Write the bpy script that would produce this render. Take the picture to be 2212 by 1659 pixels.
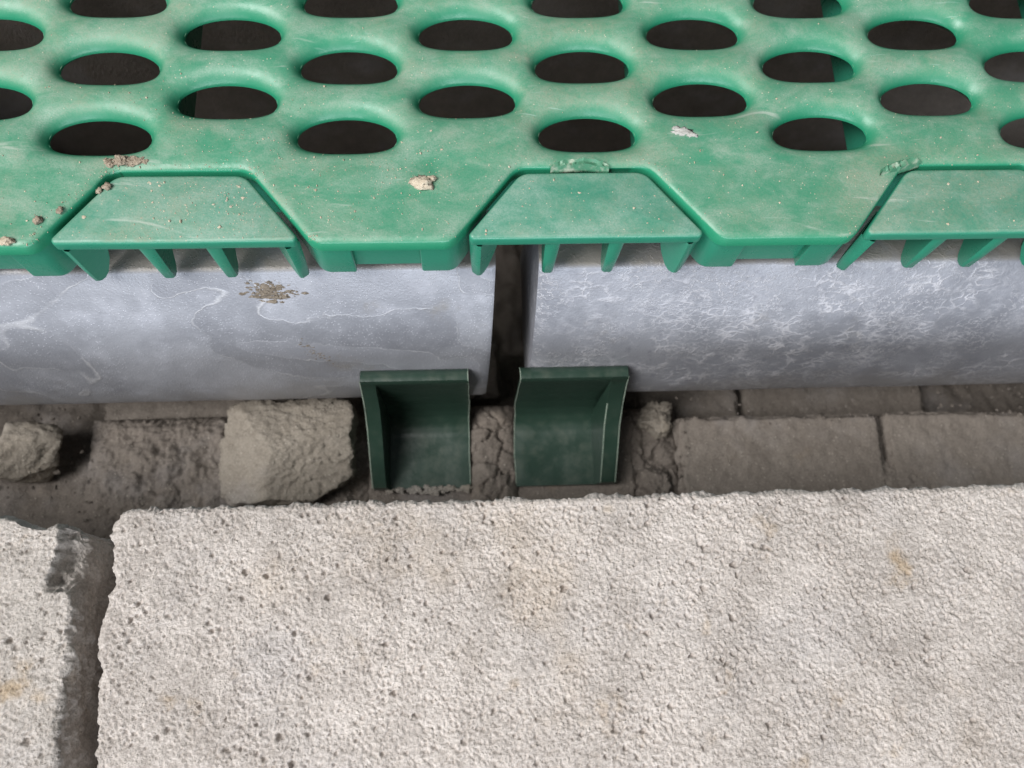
import bpy, math, random
import numpy as np
from mathutils import Vector, Matrix
from mathutils.geometry import delaunay_2d_cdt

for o in list(bpy.data.objects):
    bpy.data.objects.remove(o)
scene = bpy.context.scene
MM = 0.001

# ------------------------------------------------------------------ camera
cam_d = bpy.data.cameras.new('camera')
cam = bpy.data.objects.new('camera', cam_d)
scene.collection.objects.link(cam)
scene.camera = cam
CR = Vector((0.99849678, -0.03531591, 0.04191618))
CU = Vector((0.02065633, 0.95082359, 0.30904339))
CF = Vector((0.05076904, 0.307713, -0.95012379))
m = Matrix.Identity(4)
for i in range(3):
    m[i][0], m[i][1], m[i][2] = CR[i], CU[i], -CF[i]
m.translation = Vector((0.0925586, -0.128735, 0.189601))
cam.matrix_world = m
cam_d.sensor_width = 36.0
cam_d.lens = 36.0 * 1850.0 / 2212.0
cam_d.clip_start = 0.005
cam_d.clip_end = 50.0
cam_d.dof.use_dof = True
cam_d.dof.focus_distance = 0.222
cam_d.dof.aperture_fstop = 15.0

# ------------------------------------------------------------------ light: soft daylight from an opening behind the photographer
world = bpy.data.worlds.new('World')
scene.world = world
world.use_nodes = True
bg = world.node_tree.nodes['Background']
bg.inputs['Color'].default_value = (0.86, 0.93, 1.0, 1)
bg.inputs['Strength'].default_value = 0.14

def area_light(name, loc, target, size, size_y, power, color):
    d = bpy.data.lights.new(name, 'AREA')
    d.shape = 'RECTANGLE'
    d.size, d.size_y = size, size_y
    d.energy = power
    d.color = color
    o = bpy.data.objects.new(name, d)
    scene.collection.objects.link(o)
    o.location = loc
    o.rotation_euler = (Vector(target) - Vector(loc)).to_track_quat('-Z', 'Y').to_euler()
    return o

area_light('daylight_from_above', (-1.20, -0.62, 1.95), (0.1, -0.06, -0.03), 1.3, 1.3, 90.0, (1.0, 0.985, 0.972))
area_light('daylight_opening', (0.15, -2.1, 0.50), (0.1, -0.03, -0.03), 1.8, 0.7, 36.0, (0.86, 0.92, 1.0))

scene.view_settings.view_transform = 'Standard'
scene.view_settings.look = 'None'
scene.view_settings.gamma = 1.0
scene.view_settings.exposure = 0.0
scene.view_settings.use_curve_mapping = False

# ------------------------------------------------------------------ noise
rng = np.random.default_rng(7)
_perm = rng.permutation(512).astype(np.int64)
_grad = rng.normal(size=(512, 3))
_grad /= np.linalg.norm(_grad, axis=1)[:, None]

def perlin(p):
    p = np.asarray(p, float)
    i = np.floor(p).astype(np.int64)
    f = p - i
    u = f * f * f * (f * (f * 6 - 15) + 10)
    out = 0
    for dx in (0, 1):
        for dy in (0, 1):
            for dz in (0, 1):
                h = _perm[(i[:, 0] + dx) & 511]
                h = _perm[(h + i[:, 1] + dy) & 511]
                h = _perm[(h + i[:, 2] + dz) & 511]
                g = _grad[h]
                d = f - np.array([dx, dy, dz])
                w = (u[:, 0] if dx else 1 - u[:, 0]) * (u[:, 1] if dy else 1 - u[:, 1]) * (u[:, 2] if dz else 1 - u[:, 2])
                out = out + w * (g * d).sum(1)
    return out * 1.5

def fbm(p, octaves=4, gain=0.5):
    p = np.asarray(p, float)
    a, s, out = 1.0, 1.0, 0
    for k in range(octaves):
        out = out + a * perlin(p * s + 17.3 * k)
        a *= gain
        s *= 2.03
    return out

def p3(x, y, z=0.0):
    x = np.asarray(x, float)
    return np.stack([x, np.broadcast_to(y, x.shape), np.broadcast_to(z, x.shape)], -1)

# ------------------------------------------------------------------ object helpers (dimensions in millimetres)
def mesh_obj(name, verts, faces, mat, parent=None, smooth=True, angle=None):
    me = bpy.data.meshes.new(name)
    v = np.asarray(verts, float) * MM
    me.from_pydata(v.tolist(), [], faces if isinstance(faces, list) else faces.tolist())
    if smooth:
        me.polygons.foreach_set('use_smooth', [True] * len(me.polygons))
    if angle is not None:
        me.set_sharp_from_angle(angle=math.radians(angle))
    if mat:
        me.materials.append(mat)
    me.update()
    o = bpy.data.objects.new(name, me)
    scene.collection.objects.link(o)
    if parent:
        o.parent = parent
    return o

def empty(name, loc=(0, 0, 0)):
    o = bpy.data.objects.new(name, None)
    o.empty_display_size = 0.01
    scene.collection.objects.link(o)
    o.location = Vector(loc) * MM
    return o

def tag(o, label=None, cat=None, group=None, kind=None):
    if label: o['label'] = label
    if cat: o['category'] = cat
    if group: o['group'] = group
    if kind or cat: o['kind'] = kind or 'thing'
    return o

def round_poly(pts, rad, seg=7):
    """closed polygon (ccw or cw) with rounded corners"""
    n = len(pts)
    out = []
    for i in range(n):
        p = Vector(pts[i]); a = Vector(pts[i - 1]); b = Vector(pts[(i + 1) % n])
        r = rad[i] if hasattr(rad, '__len__') else rad
        da, db = (a - p).normalized(), (b - p).normalized()
        ang = da.angle(db)
        if r <= 0 or ang > math.pi - 0.02:
            out.append((p.x, p.y)); continue
        t = min(r / math.tan(ang / 2), 0.48 * (a - p).length, 0.48 * (b - p).length)
        r = t * math.tan(ang / 2)
        c = p + (da + db).normalized() * (r / math.sin(ang / 2))
        s, e = p + da * t, p + db * t
        a0 = math.atan2(s.y - c.y, s.x - c.x)
        a1 = math.atan2(e.y - c.y, e.x - c.x)
        d = (a1 - a0 + math.pi) % (2 * math.pi) - math.pi
        for k in range(seg + 1):
            t_ = a0 + d * k / seg
            out.append((c.x + r * math.cos(t_), c.y + r * math.sin(t_)))
    return out

def area2(poly):
    return sum(poly[i - 1][0] * poly[i][1] - poly[i][0] * poly[i - 1][1] for i in range(len(poly)))

def inset(poly, d):
    """move a closed polygon inwards by d"""
    P = np.array(poly, float)
    e1 = P - np.roll(P, 1, 0); e2 = np.roll(P, -1, 0) - P
    e1 /= np.linalg.norm(e1, axis=1)[:, None] + 1e-12
    e2 /= np.linalg.norm(e2, axis=1)[:, None] + 1e-12
    s = 1 if area2(poly) > 0 else -1
    n1 = np.stack([-e1[:, 1], e1[:, 0]], -1) * s
    n2 = np.stack([-e2[:, 1], e2[:, 0]], -1) * s
    n = n1 + n2
    n /= (n * n).sum(1)[:, None] / 2 + 1e-9
    return P + n * d

def prism(poly, z0, z1, bev=0.6, bev_bot=0.3):
    """vertical prism with softened top and bottom edges"""
    if area2(poly) < 0:
        poly = poly[::-1]
    n = len(poly)
    rings = []
    for k in range(3):
        t = k / 3 * math.pi / 2
        rings.append((bev_bot * (1 - math.sin(t)), z0 + bev_bot * (1 - math.cos(t))))
    rings.append((0, z0 + bev_bot))
    rings.append((0, z1 - bev))
    for k in range(1, 5):
        t = k / 4 * math.pi / 2
        rings.append((bev * (1 - math.cos(t)), z1 - bev + bev * math.sin(t)))
    V, F = [], []
    for d, z in rings:
        q = inset(poly, d)
        V += [(a, b, z) for a, b in q]
    for r in range(len(rings) - 1):
        for i in range(n):
            j = (i + 1) % n
            F.append([r * n + i, r * n + j, (r + 1) * n + j, (r + 1) * n + i])
    F.append(list(range(n))[::-1])
    F.append([(len(rings) - 1) * n + i for i in range(n)])
    return V, F

def xform(V, fn):
    return [fn(*v) for v in V]

def sweep_x(profile, xs, jitter=None):
    """closed profile of (y, z) extruded along x"""
    V, F = [], []
    n = len(profile)
    for x in xs:
        for k, (y, z) in enumerate(profile):
            V.append((x, y, z))
    for i in range(len(xs) - 1):
        for k in range(n):
            j = (k + 1) % n
            F.append([i * n + k, (i + 1) * n + k, (i + 1) * n + j, i * n + j])
    F.append([k for k in range(n)])
    F.append([(len(xs) - 1) * n + k for k in range(n)][::-1])
    return V, F

_ico = {}
def ico(sub):
    if sub in _ico:
        return _ico[sub]
    import bmesh
    bm = bmesh.new()
    bmesh.ops.create_icosphere(bm, subdivisions=sub, radius=1)
    v = np.array([x.co[:] for x in bm.verts])
    f = [[q.index for q in p.verts] for p in bm.faces]
    bm.free()
    _ico[sub] = (v, f)
    return v, f

def rock(center, radii, seed, sub=5, lump=0.25, fine=0.05, facets=9, flat=0.8, box=2.0):
    """broken stone: a sphere cut by random planes then roughened"""
    v, f = ico(sub)
    r = np.random.default_rng(seed)
    v = v.copy()
    d = 1.0 / (np.abs(v) ** box).sum(1) ** (1 / box)
    for k in range(facets):
        n = r.normal(size=3); n /= np.linalg.norm(n)
        h = r.uniform(flat - 0.12, flat + 0.1)
        c = v @ n
        d = np.where(c > 1e-3, np.minimum(d, h / np.maximum(c, 1e-3)), d)
    w = v * d[:, None]
    s = r.uniform(0, 100)
    w = w * (1 + lump * fbm(v * 1.3 + s, 2) * 0.6 + fine * fbm(v * 9 + s, 4, 0.7))[:, None]
    return w * np.array(radii) + np.array(center), f

# ------------------------------------------------------------------ materials
def new_mat(name):
    mt = bpy.data.materials.new(name)
    mt.use_nodes = True
    nt = mt.node_tree
    b = nt.nodes['Principled BSDF']
    return mt, nt, b

class NT:
    def __init__(s, nt):
        s.nt = nt
        s.co = nt.nodes.new('ShaderNodeTexCoord').outputs['Object']
    def n(s, t, **kw):
        x = s.nt.nodes.new(t)
        for k, v in kw.items():
            setattr(x, k, v)
        return x
    def link(s, a, b):
        s.nt.links.new(a, b)
    def set(s, sock, v):
        if hasattr(v, 'node'):
            s.link(v, sock)
        else:
            sock.default_value = v
    def mapping(s, scale=(1, 1, 1), loc=(0, 0, 0), rot=(0, 0, 0), src=None):
        x = s.n('ShaderNodeMapping')
        s.link(src or s.co, x.inputs['Vector'])
        x.inputs['Scale'].default_value = scale
        x.inputs['Location'].default_value = loc
        x.inputs['Rotation'].default_value = rot
        return x.outputs['Vector']
    def noise(s, scale, detail=4, rough=0.55, dist=0.0, vec=None):
        x = s.n('ShaderNodeTexNoise')
        s.link(vec or s.co, x.inputs['Vector'])
        x.inputs['Scale'].default_value = scale
        x.inputs['Detail'].default_value = detail
        x.inputs['Roughness'].default_value = rough
        x.inputs['Distortion'].default_value = dist
        return x.outputs['Fac']
    def voronoi(s, scale, feature='F1', vec=None, out='Distance', rnd=1.0):
        x = s.n('ShaderNodeTexVoronoi', feature=feature)
        s.link(vec or s.co, x.inputs['Vector'])
        x.inputs['Scale'].default_value = scale
        x.inputs['Randomness'].default_value = rnd
        return x.outputs[out]
    def ramp(s, fac, a, b, va=0.0, vb=1.0, smooth=True):
        x = s.n('ShaderNodeMapRange', interpolation_type='SMOOTHSTEP' if smooth else 'LINEAR')
        s.set(x.inputs['Value'], fac)
        for k, v in (('From Min', a), ('From Max', b), ('To Min', va), ('To Max', vb)):
            x.inputs[k].default_value = v
        return x.outputs['Result']
    def math(s, op, a, b=0.0, clamp=False):
        x = s.n('ShaderNodeMath', operation=op, use_clamp=clamp)
        s.set(x.inputs[0], a); s.set(x.inputs[1], b)
        return x.outputs[0]
    def mix(s, fac, a, b):
        x = s.n('ShaderNodeMix', data_type='RGBA')
        s.set(x.inputs['Factor'], fac)
        for k, v in ((6, a), (7, b)):
            if hasattr(v, 'node'): s.link(v, x.inputs[k])
            else: x.inputs[k].default_value = (*v, 1)
        return x.outputs[2]
    def bump(s, h, strength=0.5, dist=0.001, normal=None):
        x = s.n('ShaderNodeBump')
        s.set(x.inputs['Height'], h)
        x.inputs['Strength'].default_value = strength
        x.inputs['Distance'].default_value = dist
        if normal: s.link(normal, x.inputs['Normal'])
        return x.outputs['Normal']
    def distort(s, scale, amt, src=None):
        x = s.n('ShaderNodeTexNoise')
        s.link(src or s.co, x.inputs['Vector'])
        x.inputs['Scale'].default_value = scale
        x.inputs['Detail'].default_value = 3
        v = s.n('ShaderNodeVectorMath', operation='MULTIPLY_ADD')
        s.link(x.outputs['Color'], v.inputs[0])
        v.inputs[1].default_value = (amt, amt, amt)
        s.link(src or s.co, v.inputs[2])
        return v.outputs[0]
    def up(s):
        g = s.n('ShaderNodeNewGeometry')
        x = s.n('ShaderNodeSeparateXYZ')
        s.link(g.outputs['Normal'], x.inputs[0])
        return x.outputs['Z']
    def xyz(s):
        x = s.n('ShaderNodeSeparateXYZ')
        s.link(s.co, x.inputs[0])
        return x.outputs

def mat_green(name, base, base2, dust_amt=0.8, gloss=0.34, film_col=(0.40, 0.455, 0.385)):
    mt, nt, b = new_mat(name)
    t = NT(nt)
    up = t.ramp(t.up(), 0.50, 0.98)
    n1 = t.noise(24, 9, 0.72)
    n2 = t.noise(160, 5, 0.6)
    n3 = t.noise(900, 3, 0.6)
    n4 = t.noise(70, 8, 0.68, 0.4, vec=t.mapping((1, 1.6, 1), loc=(0.7, 0.2, 0.5)))
    col = t.mix(n1, base, base2)
    dust = t.math('ADD', t.math('MULTIPLY', n1, 0.85), t.math('MULTIPLY', n2, 0.28))
    dust = t.ramp(dust, 0.46, 0.86)
    dust = t.math('MULTIPLY', dust, up)
    dust = t.math('MULTIPLY', dust, t.ramp(n3, 0.25, 0.7, 0.55, 1.0))
    dust = t.math('MULTIPLY', dust, dust_amt)
    film = t.math('MULTIPLY', up, t.ramp(n4, 0.35, 0.70, 0.13, 0.58))
    film = t.math('MULTIPLY', film, dust_amt)
    fine = t.ramp(t.noise(2600, 3, 0.7), 0.3, 0.7, 0.6, 1.25)
    film = t.math('MULTIPLY', film, fine)
    dust = t.math('MULTIPLY', dust, fine)
    col = t.mix(film, col, film_col)
    col = t.mix(dust, col, (0.27, 0.285, 0.20))
    # rubbed smears and hairline scratches
    sv = t.mapping((26, 260, 60), rot=(0, 0, 0.35), src=t.distort(14, 0.03))
    sm = t.ramp(t.noise(1.0, 4, 0.6, vec=sv), 0.63, 0.74)
    col = t.mix(t.math('MULTIPLY', t.math('MULTIPLY', sm, up), 0.5), col, (0.50, 0.53, 0.47))
    sc = t.mapping((60, 1100, 200), rot=(0, 0, -0.5), src=t.distort(20, 0.012))
    ss = t.ramp(t.noise(1.0, 2, 0.5, vec=sc), 0.70, 0.76)
    ss = t.math('MULTIPLY', ss, t.ramp(t.noise(45, 2), 0.5, 0.65))
    col = t.mix(t.math('MULTIPLY', ss, 0.35), col, (0.42, 0.58, 0.50))
    # pale grit specks
    sp = t.ramp(t.voronoi(780), 0.10, 0.17, 1.0, 0.0)
    sp = t.math('MULTIPLY', sp, t.ramp(t.noise(330, 2), 0.50, 0.62))
    sp = t.math('MULTIPLY', sp, up)
    col = t.mix(t.math('MULTIPLY', sp, 0.7), col, (0.60, 0.54, 0.40))
    t.link(col, b.inputs['Base Color'])
    rough = t.math('ADD', t.math('MULTIPLY', dust, 0.45), t.ramp(n2, 0.3, 0.7, gloss - 0.08, gloss + 0.06), True)
    rough = t.math('ADD', rough, t.math('MULTIPLY', film, 0.5), True)
    t.link(rough, b.inputs['Roughness'])
    b.inputs['Specular IOR Level'].default_value = 0.5
    h = t.math('ADD', t.math('MULTIPLY', n3, 0.25), t.math('MULTIPLY', n2, 0.6))
    h = t.math('ADD', h, t.math('MULTIPLY', dust, 0.35))
    h = t.math('ADD', h, t.math('MULTIPLY', sp, 0.8))
    t.link(t.bump(h, 0.35, 0.0006), b.inputs['Normal'])
    return mt

M_GREEN = mat_green('dusty_green_plastic', (0.018, 0.215, 0.112), (0.028, 0.262, 0.145), 0.88)
M_GREEN2 = mat_green('tab_green_plastic', (0.022, 0.205, 0.125), (0.036, 0.255, 0.162), 0.75, 0.33, (0.42, 0.50, 0.44))

def mat_clip():
    mt, nt, b = new_mat('dark_green_plastic')
    t = NT(nt)
    n = t.noise(120, 5)
    up = t.ramp(t.up(), 0.2, 1.0)
    col = t.mix(n, (0.017, 0.037, 0.026), (0.025, 0.053, 0.038))
    d = t.math('MULTIPLY', t.ramp(t.noise(260, 5, 0.6), 0.42, 0.75), up)
    col = t.mix(t.math('MULTIPLY', d, 0.22), col, (0.14, 0.15, 0.12))
    t.link(col, b.inputs['Base Color'])
    t.link(t.ramp(n, 0.3, 0.7, 0.28, 0.45), b.inputs['Roughness'])
    t.link(t.bump(t.noise(500, 3), 0.15, 0.0005), b.inputs['Normal'])
    return mt
M_CLIP = mat_clip()

def mat_edge():
    mt, nt, b = new_mat('worn_plastic_edge')
    t = NT(nt)
    t.link(t.mix(t.noise(700, 3), (0.10, 0.20, 0.14), (0.42, 0.44, 0.38)), b.inputs['Base Color'])
    b.inputs['Roughness'].default_value = 0.6
    return mt
M_EDGE = mat_edge()

def mat_burr():
    mt, nt, b = new_mat('torn_green_plastic')
    t = NT(nt)
    t.link(t.mix(t.ramp(t.noise(420, 4), 0.45, 0.75), (0.07, 0.22, 0.13), (0.38, 0.42, 0.33)), b.inputs['Base Color'])
    b.inputs['Roughness'].default_value = 0.5
    return mt
M_BURR = mat_burr()

def mat_zinc(name, crackle):
    mt, nt, b = new_mat(name)
    t = NT(nt)
    nb = t.noise(22, 5, 0.6, 0.6)
    nm = t.noise(120, 5, 0.62)
    nf = t.noise(1400, 3, 0.6)
    col = t.mix(t.ramp(nb, 0.32, 0.68), (0.265, 0.273, 0.305), (0.41, 0.42, 0.46))
    col = t.mix(t.ramp(nm, 0.45, 0.75, 0, 0.35), col, (0.55, 0.56, 0.62))
    if crackle:
        col = t.mix(0.28, col, (0.17, 0.175, 0.205))
        dv = t.distort(210, 0.0045, src=t.mapping((1, 1.4, 1.7), rot=(0, -0.12, 0)))
        w1 = t.math('ABSOLUTE', t.math('SUBTRACT', t.noise(95, 2.5, 0.5, 0.3, vec=dv), 0.5))
        e0 = t.ramp(t.voronoi(135, 'DISTANCE_TO_EDGE', vec=t.distort(140, 0.010, src=dv)), 0.0, 0.11, 0.8, 0.0)
        e1 = t.math('MAXIMUM', t.ramp(w1, 0.0, 0.022, 1.0, 0.0), e0)
        w2 = t.math('ABSOLUTE', t.math('SUBTRACT', t.noise(300, 3, 0.6, 0.2, vec=t.mapping((1, 1.3, 1.5))), 0.5))
        e2 = t.ramp(w2, 0.0, 0.035, 1.0, 0.0)
        patch = t.ramp(t.noise(28, 4, 0.6), 0.34, 0.56)
        p2 = t.ramp(t.noise(60, 4, 0.6, vec=t.mapping(loc=(3, 1, 2))), 0.42, 0.62)
        l = t.math('MULTIPLY', e1, t.math('MULTIPLY', patch, t.ramp(nm, 0.38, 0.62)))
        l2 = t.math('MULTIPLY', e2, t.math('MULTIPLY', p2, 0.75))
        lines = t.math('MAXIMUM', l, l2)
        col = t.mix(t.math('MULTIPLY', lines, 0.72), col, (0.66, 0.65, 0.68))
        pit = t.ramp(t.noise(330, 4, 0.6), 0.56, 0.70)
        col = t.mix(t.math('MULTIPLY', pit, 0.45), col, (0.20, 0.205, 0.24))
        relief = t.math('ADD', t.math('MULTIPLY', lines, 0.8), t.math('MULTIPLY', nm, 0.9))
    else:
        # tide marks left by drying water
        iso = t.noise(15.5, 2.2, 0.45, 0.9, vec=t.distort(160, 0.004, src=t.mapping((1, 1, 1.25), loc=(0.31, 0.07, 0.22))))
        lines = None
        for lv, w in ((0.47, 0.006), (0.585, 0.004)):
            d = t.math('ABSOLUTE', t.math('SUBTRACT', iso, lv))
            k = t.ramp(d, 0.0, w, 1.0, 0.0)
            lines = k if lines is None else t.math('MAXIMUM', lines, k)
        lines = t.math('MULTIPLY', lines, t.ramp(t.noise(75, 4, 0.6), 0.38, 0.62, 0.08, 1.0))
        col = t.mix(t.ramp(iso, 0.455, 0.475, 0.0, 0.34), col, (0.185, 0.19, 0.215))
        col = t.mix(t.ramp(iso, 0.575, 0.59, 0.0, 0.4), col, (0.42, 0.43, 0.48))
        col = t.mix(t.math('MULTIPLY', lines, 0.50), col, (0.66, 0.66, 0.68))
        sp = t.ramp(t.voronoi(1150), 0.14, 0.32, 1.0, 0.0)
        sp = t.math('MULTIPLY', sp, t.ramp(t.noise(60, 5, 0.65), 0.38, 0.62, 0.15, 1.0))
        col = t.mix(t.math('MULTIPLY', sp, 0.6), col, (0.62, 0.63, 0.68))
        relief = t.math('ADD', t.math('MULTIPLY', sp, 0.7), t.math('ADD', t.math('MULTIPLY', lines, 0.5), t.math('MULTIPLY', nm, 0.7)))
    # brown dust on what faces up, and rubbed-in dirt
    up = t.ramp(t.up(), 0.6, 0.98)
    dirt = t.math('MULTIPLY', up, t.ramp(nm, 0.3, 0.6, 0.45, 0.9))
    col = t.mix(dirt, col, (0.27, 0.245, 0.215))
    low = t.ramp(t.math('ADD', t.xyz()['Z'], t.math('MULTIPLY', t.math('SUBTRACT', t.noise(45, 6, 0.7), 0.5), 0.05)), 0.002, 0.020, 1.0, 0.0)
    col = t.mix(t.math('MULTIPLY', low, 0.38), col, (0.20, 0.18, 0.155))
    sm = t.ramp(t.noise(30, 6, 0.65, vec=t.mapping((1, 1, 1), loc=(0.4, 0.9, 0.1), rot=(0, 0.5, 0))), 0.60, 0.74)
    col = t.mix(t.math('MULTIPLY', sm, 0.5), col, (0.26, 0.235, 0.20))
    t.link(col, b.inputs['Base Color'])
    t.link(t.ramp(nm, 0.3, 0.7, 0.40, 0.55), b.inputs['Roughness'])
    b.inputs['Metallic'].default_value = 0.30
    h = t.math('ADD', relief, t.math('MULTIPLY', nf, 0.5))
    t.link(t.bump(h, 0.35, 0.0005), b.inputs['Normal'])
    return mt
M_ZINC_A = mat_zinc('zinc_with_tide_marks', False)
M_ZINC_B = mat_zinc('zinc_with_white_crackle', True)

def mat_concrete(name, lo, hi, grain=1.0, stain=0.6):
    mt, nt, b = new_mat(name)
    t = NT(nt)
    n1 = t.noise(16, 5, 0.6)
    n2 = t.noise(130, 5, 0.65)
    n3 = t.noise(1300, 4, 0.7)
    f = t.math('ADD', t.math('MULTIPLY', n1, 0.25), t.math('ADD', t.math('MULTIPLY', n2, 0.25), t.math('MULTIPLY', n3, 0.5)))
    col = t.mix(t.ramp(f, 0.36, 0.64), lo, hi)
    s = t.math('MULTIPLY', t.ramp(t.noise(58, 4, 0.6, vec=t.mapping(loc=(2.1, 0.3, 1.7))), 0.60, 0.74), stain)
    s = t.math('MAXIMUM', s, t.math('MULTIPLY', t.ramp(t.noise(17, 6, 0.65, vec=t.mapping(loc=(4.1, 1.3, 0.7))), 0.55, 0.75), stain * 0.5))
    col = t.mix(s, col, (0.42, 0.30, 0.17))
    bl = t.math('MULTIPLY', t.ramp(t.noise(24, 4, 0.6, vec=t.mapping(loc=(5.1, 2.3, 0.7))), 0.5, 0.72), 0.2)
    col = t.mix(bl, col, (0.50, 0.495, 0.52))
    gr = t.ramp(t.voronoi(620), 0.10, 0.30, 1.0, 0.0)
    gr = t.math('MULTIPLY', gr, t.ramp(t.voronoi(620, out='Color'), 0.45, 0.8))
    col = t.mix(t.math('MULTIPLY', gr, 0.35 * grain), col, (0.68, 0.62, 0.54))
    t.link(col, b.inputs['Base Color'])
    b.inputs['Roughness'].default_value = 0.9
    b.inputs['Specular IOR Level'].default_value = 0.25
    h = t.math('ADD', t.math('MULTIPLY', n3, 0.8), t.math('MULTIPLY', gr, 0.35))
    t.link(t.bump(h, 0.85 * grain, 0.0010), b.inputs['Normal'])
    return mt
M_BLOCK = mat_concrete('pale_concrete', (0.36, 0.321, 0.292), (0.70, 0.640, 0.596))
M_BLOCK2 = mat_concrete('weathered_concrete', (0.36, 0.327, 0.297), (0.67, 0.615, 0.57))
M_BRICK = mat_concrete('grey_brown_brick', (0.165, 0.141, 0.120), (0.25, 0.219, 0.190), 0.8, 0.1)
M_SOIL = mat_concrete('dry_soil', (0.150, 0.128, 0.109), (0.24, 0.208, 0.180), 1.2, 0.1)
M_ROCK = mat_concrete('broken_mortar', (0.22, 0.19, 0.155), (0.33, 0.295, 0.25), 1.0, 0.1)
M_CRUMB = mat_concrete('pale_crumb', (0.42, 0.34, 0.24), (0.66, 0.57, 0.44), 1.0, 0.0)
M_DUSTLUMP = mat_concrete('brown_crumb', (0.24, 0.19, 0.14), (0.42, 0.35, 0.27), 1.0, 0.0)
M_MUD = mat_concrete('brown_mud', (0.17, 0.14, 0.11), (0.30, 0.255, 0.205), 1.0, 0.0)
M_FLAKE = mat_concrete('grey_flake', (0.40, 0.40, 0.37), (0.52, 0.51, 0.48), 0.5, 0.0)

# ------------------------------------------------------------------ the pit floor under everything
def build_ground():
    xs = np.concatenate([np.linspace(-240, -82, 30), np.arange(-80, 330, 1.1), np.linspace(334, 470, 30)])
    ys = np.concatenate([np.linspace(-260, -92, 20), np.arange(-90, 20, 1.1), np.linspace(24, 230, 70)])
    X, Y = np.meshgrid(xs, ys)
    x, y = X.ravel(), Y.ravel()
    base = -127.0 + 10.0 / (1 + np.exp((x - 48) / 8)) * 1.0 / (1 + np.exp((y + 46) / 6))
    base = base + 6.0 * np.exp(-((x - 102) / 12) ** 2) / (1 + np.exp((y + 30) / 6))
    base = base - 110 / (1 + np.exp(-(y - 8) / 3.0)) - 38 / (1 + np.exp(-(y + 33) / 1.5)) * np.exp(-((x - 108) / 26) ** 6) / (1 + np.exp((y - 8) / 3.0))
    base = base - 14 / (1 + np.exp(-(y + 44.5) / 0.8)) / (1 + np.exp(-(x - 152) / 4))
    base = base + 14 * fbm(p3(x / 24, y / 24, 44.0), 3) / (1 + np.exp(-(y - 12) / 3.0))
    h = base + 3.2 * fbm(p3(x / 26, y / 26, 3.1), 3) + 1.3 * fbm(p3(x / 5.5, y / 5.5, 9.7), 4, 0.6)
    n, m_ = len(xs), len(ys)
    idx = np.arange(n * m_).reshape(m_, n)
    F = np.stack([idx[:-1, :-1], idx[:-1, 1:], idx[1:, 1:], idx[1:, :-1]], -1).reshape(-1, 4)
    o = mesh_obj('ground', np.stack([x, y, h], -1), F, M_SOIL)
    tag(o, kind='structure')
    # unseen walls added to keep stray light out from under the slatted floor
    for nm, (a, b_, c_, d_) in (('added_shade_wall_far', (-150, 118, 396, 150)), ('added_shade_wall_left', (-190, -3, -152, 150)), ('added_shade_wall_right', (398, -3, 440, 150))):
        V, F = prism([(a, b_), (c_, b_), (c_, d_), (a, d_)], -245, -8, 2, 1)
        tag(mesh_obj(nm, V, F, M_SOIL, None, True, 30), kind='structure')
build_ground()

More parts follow.
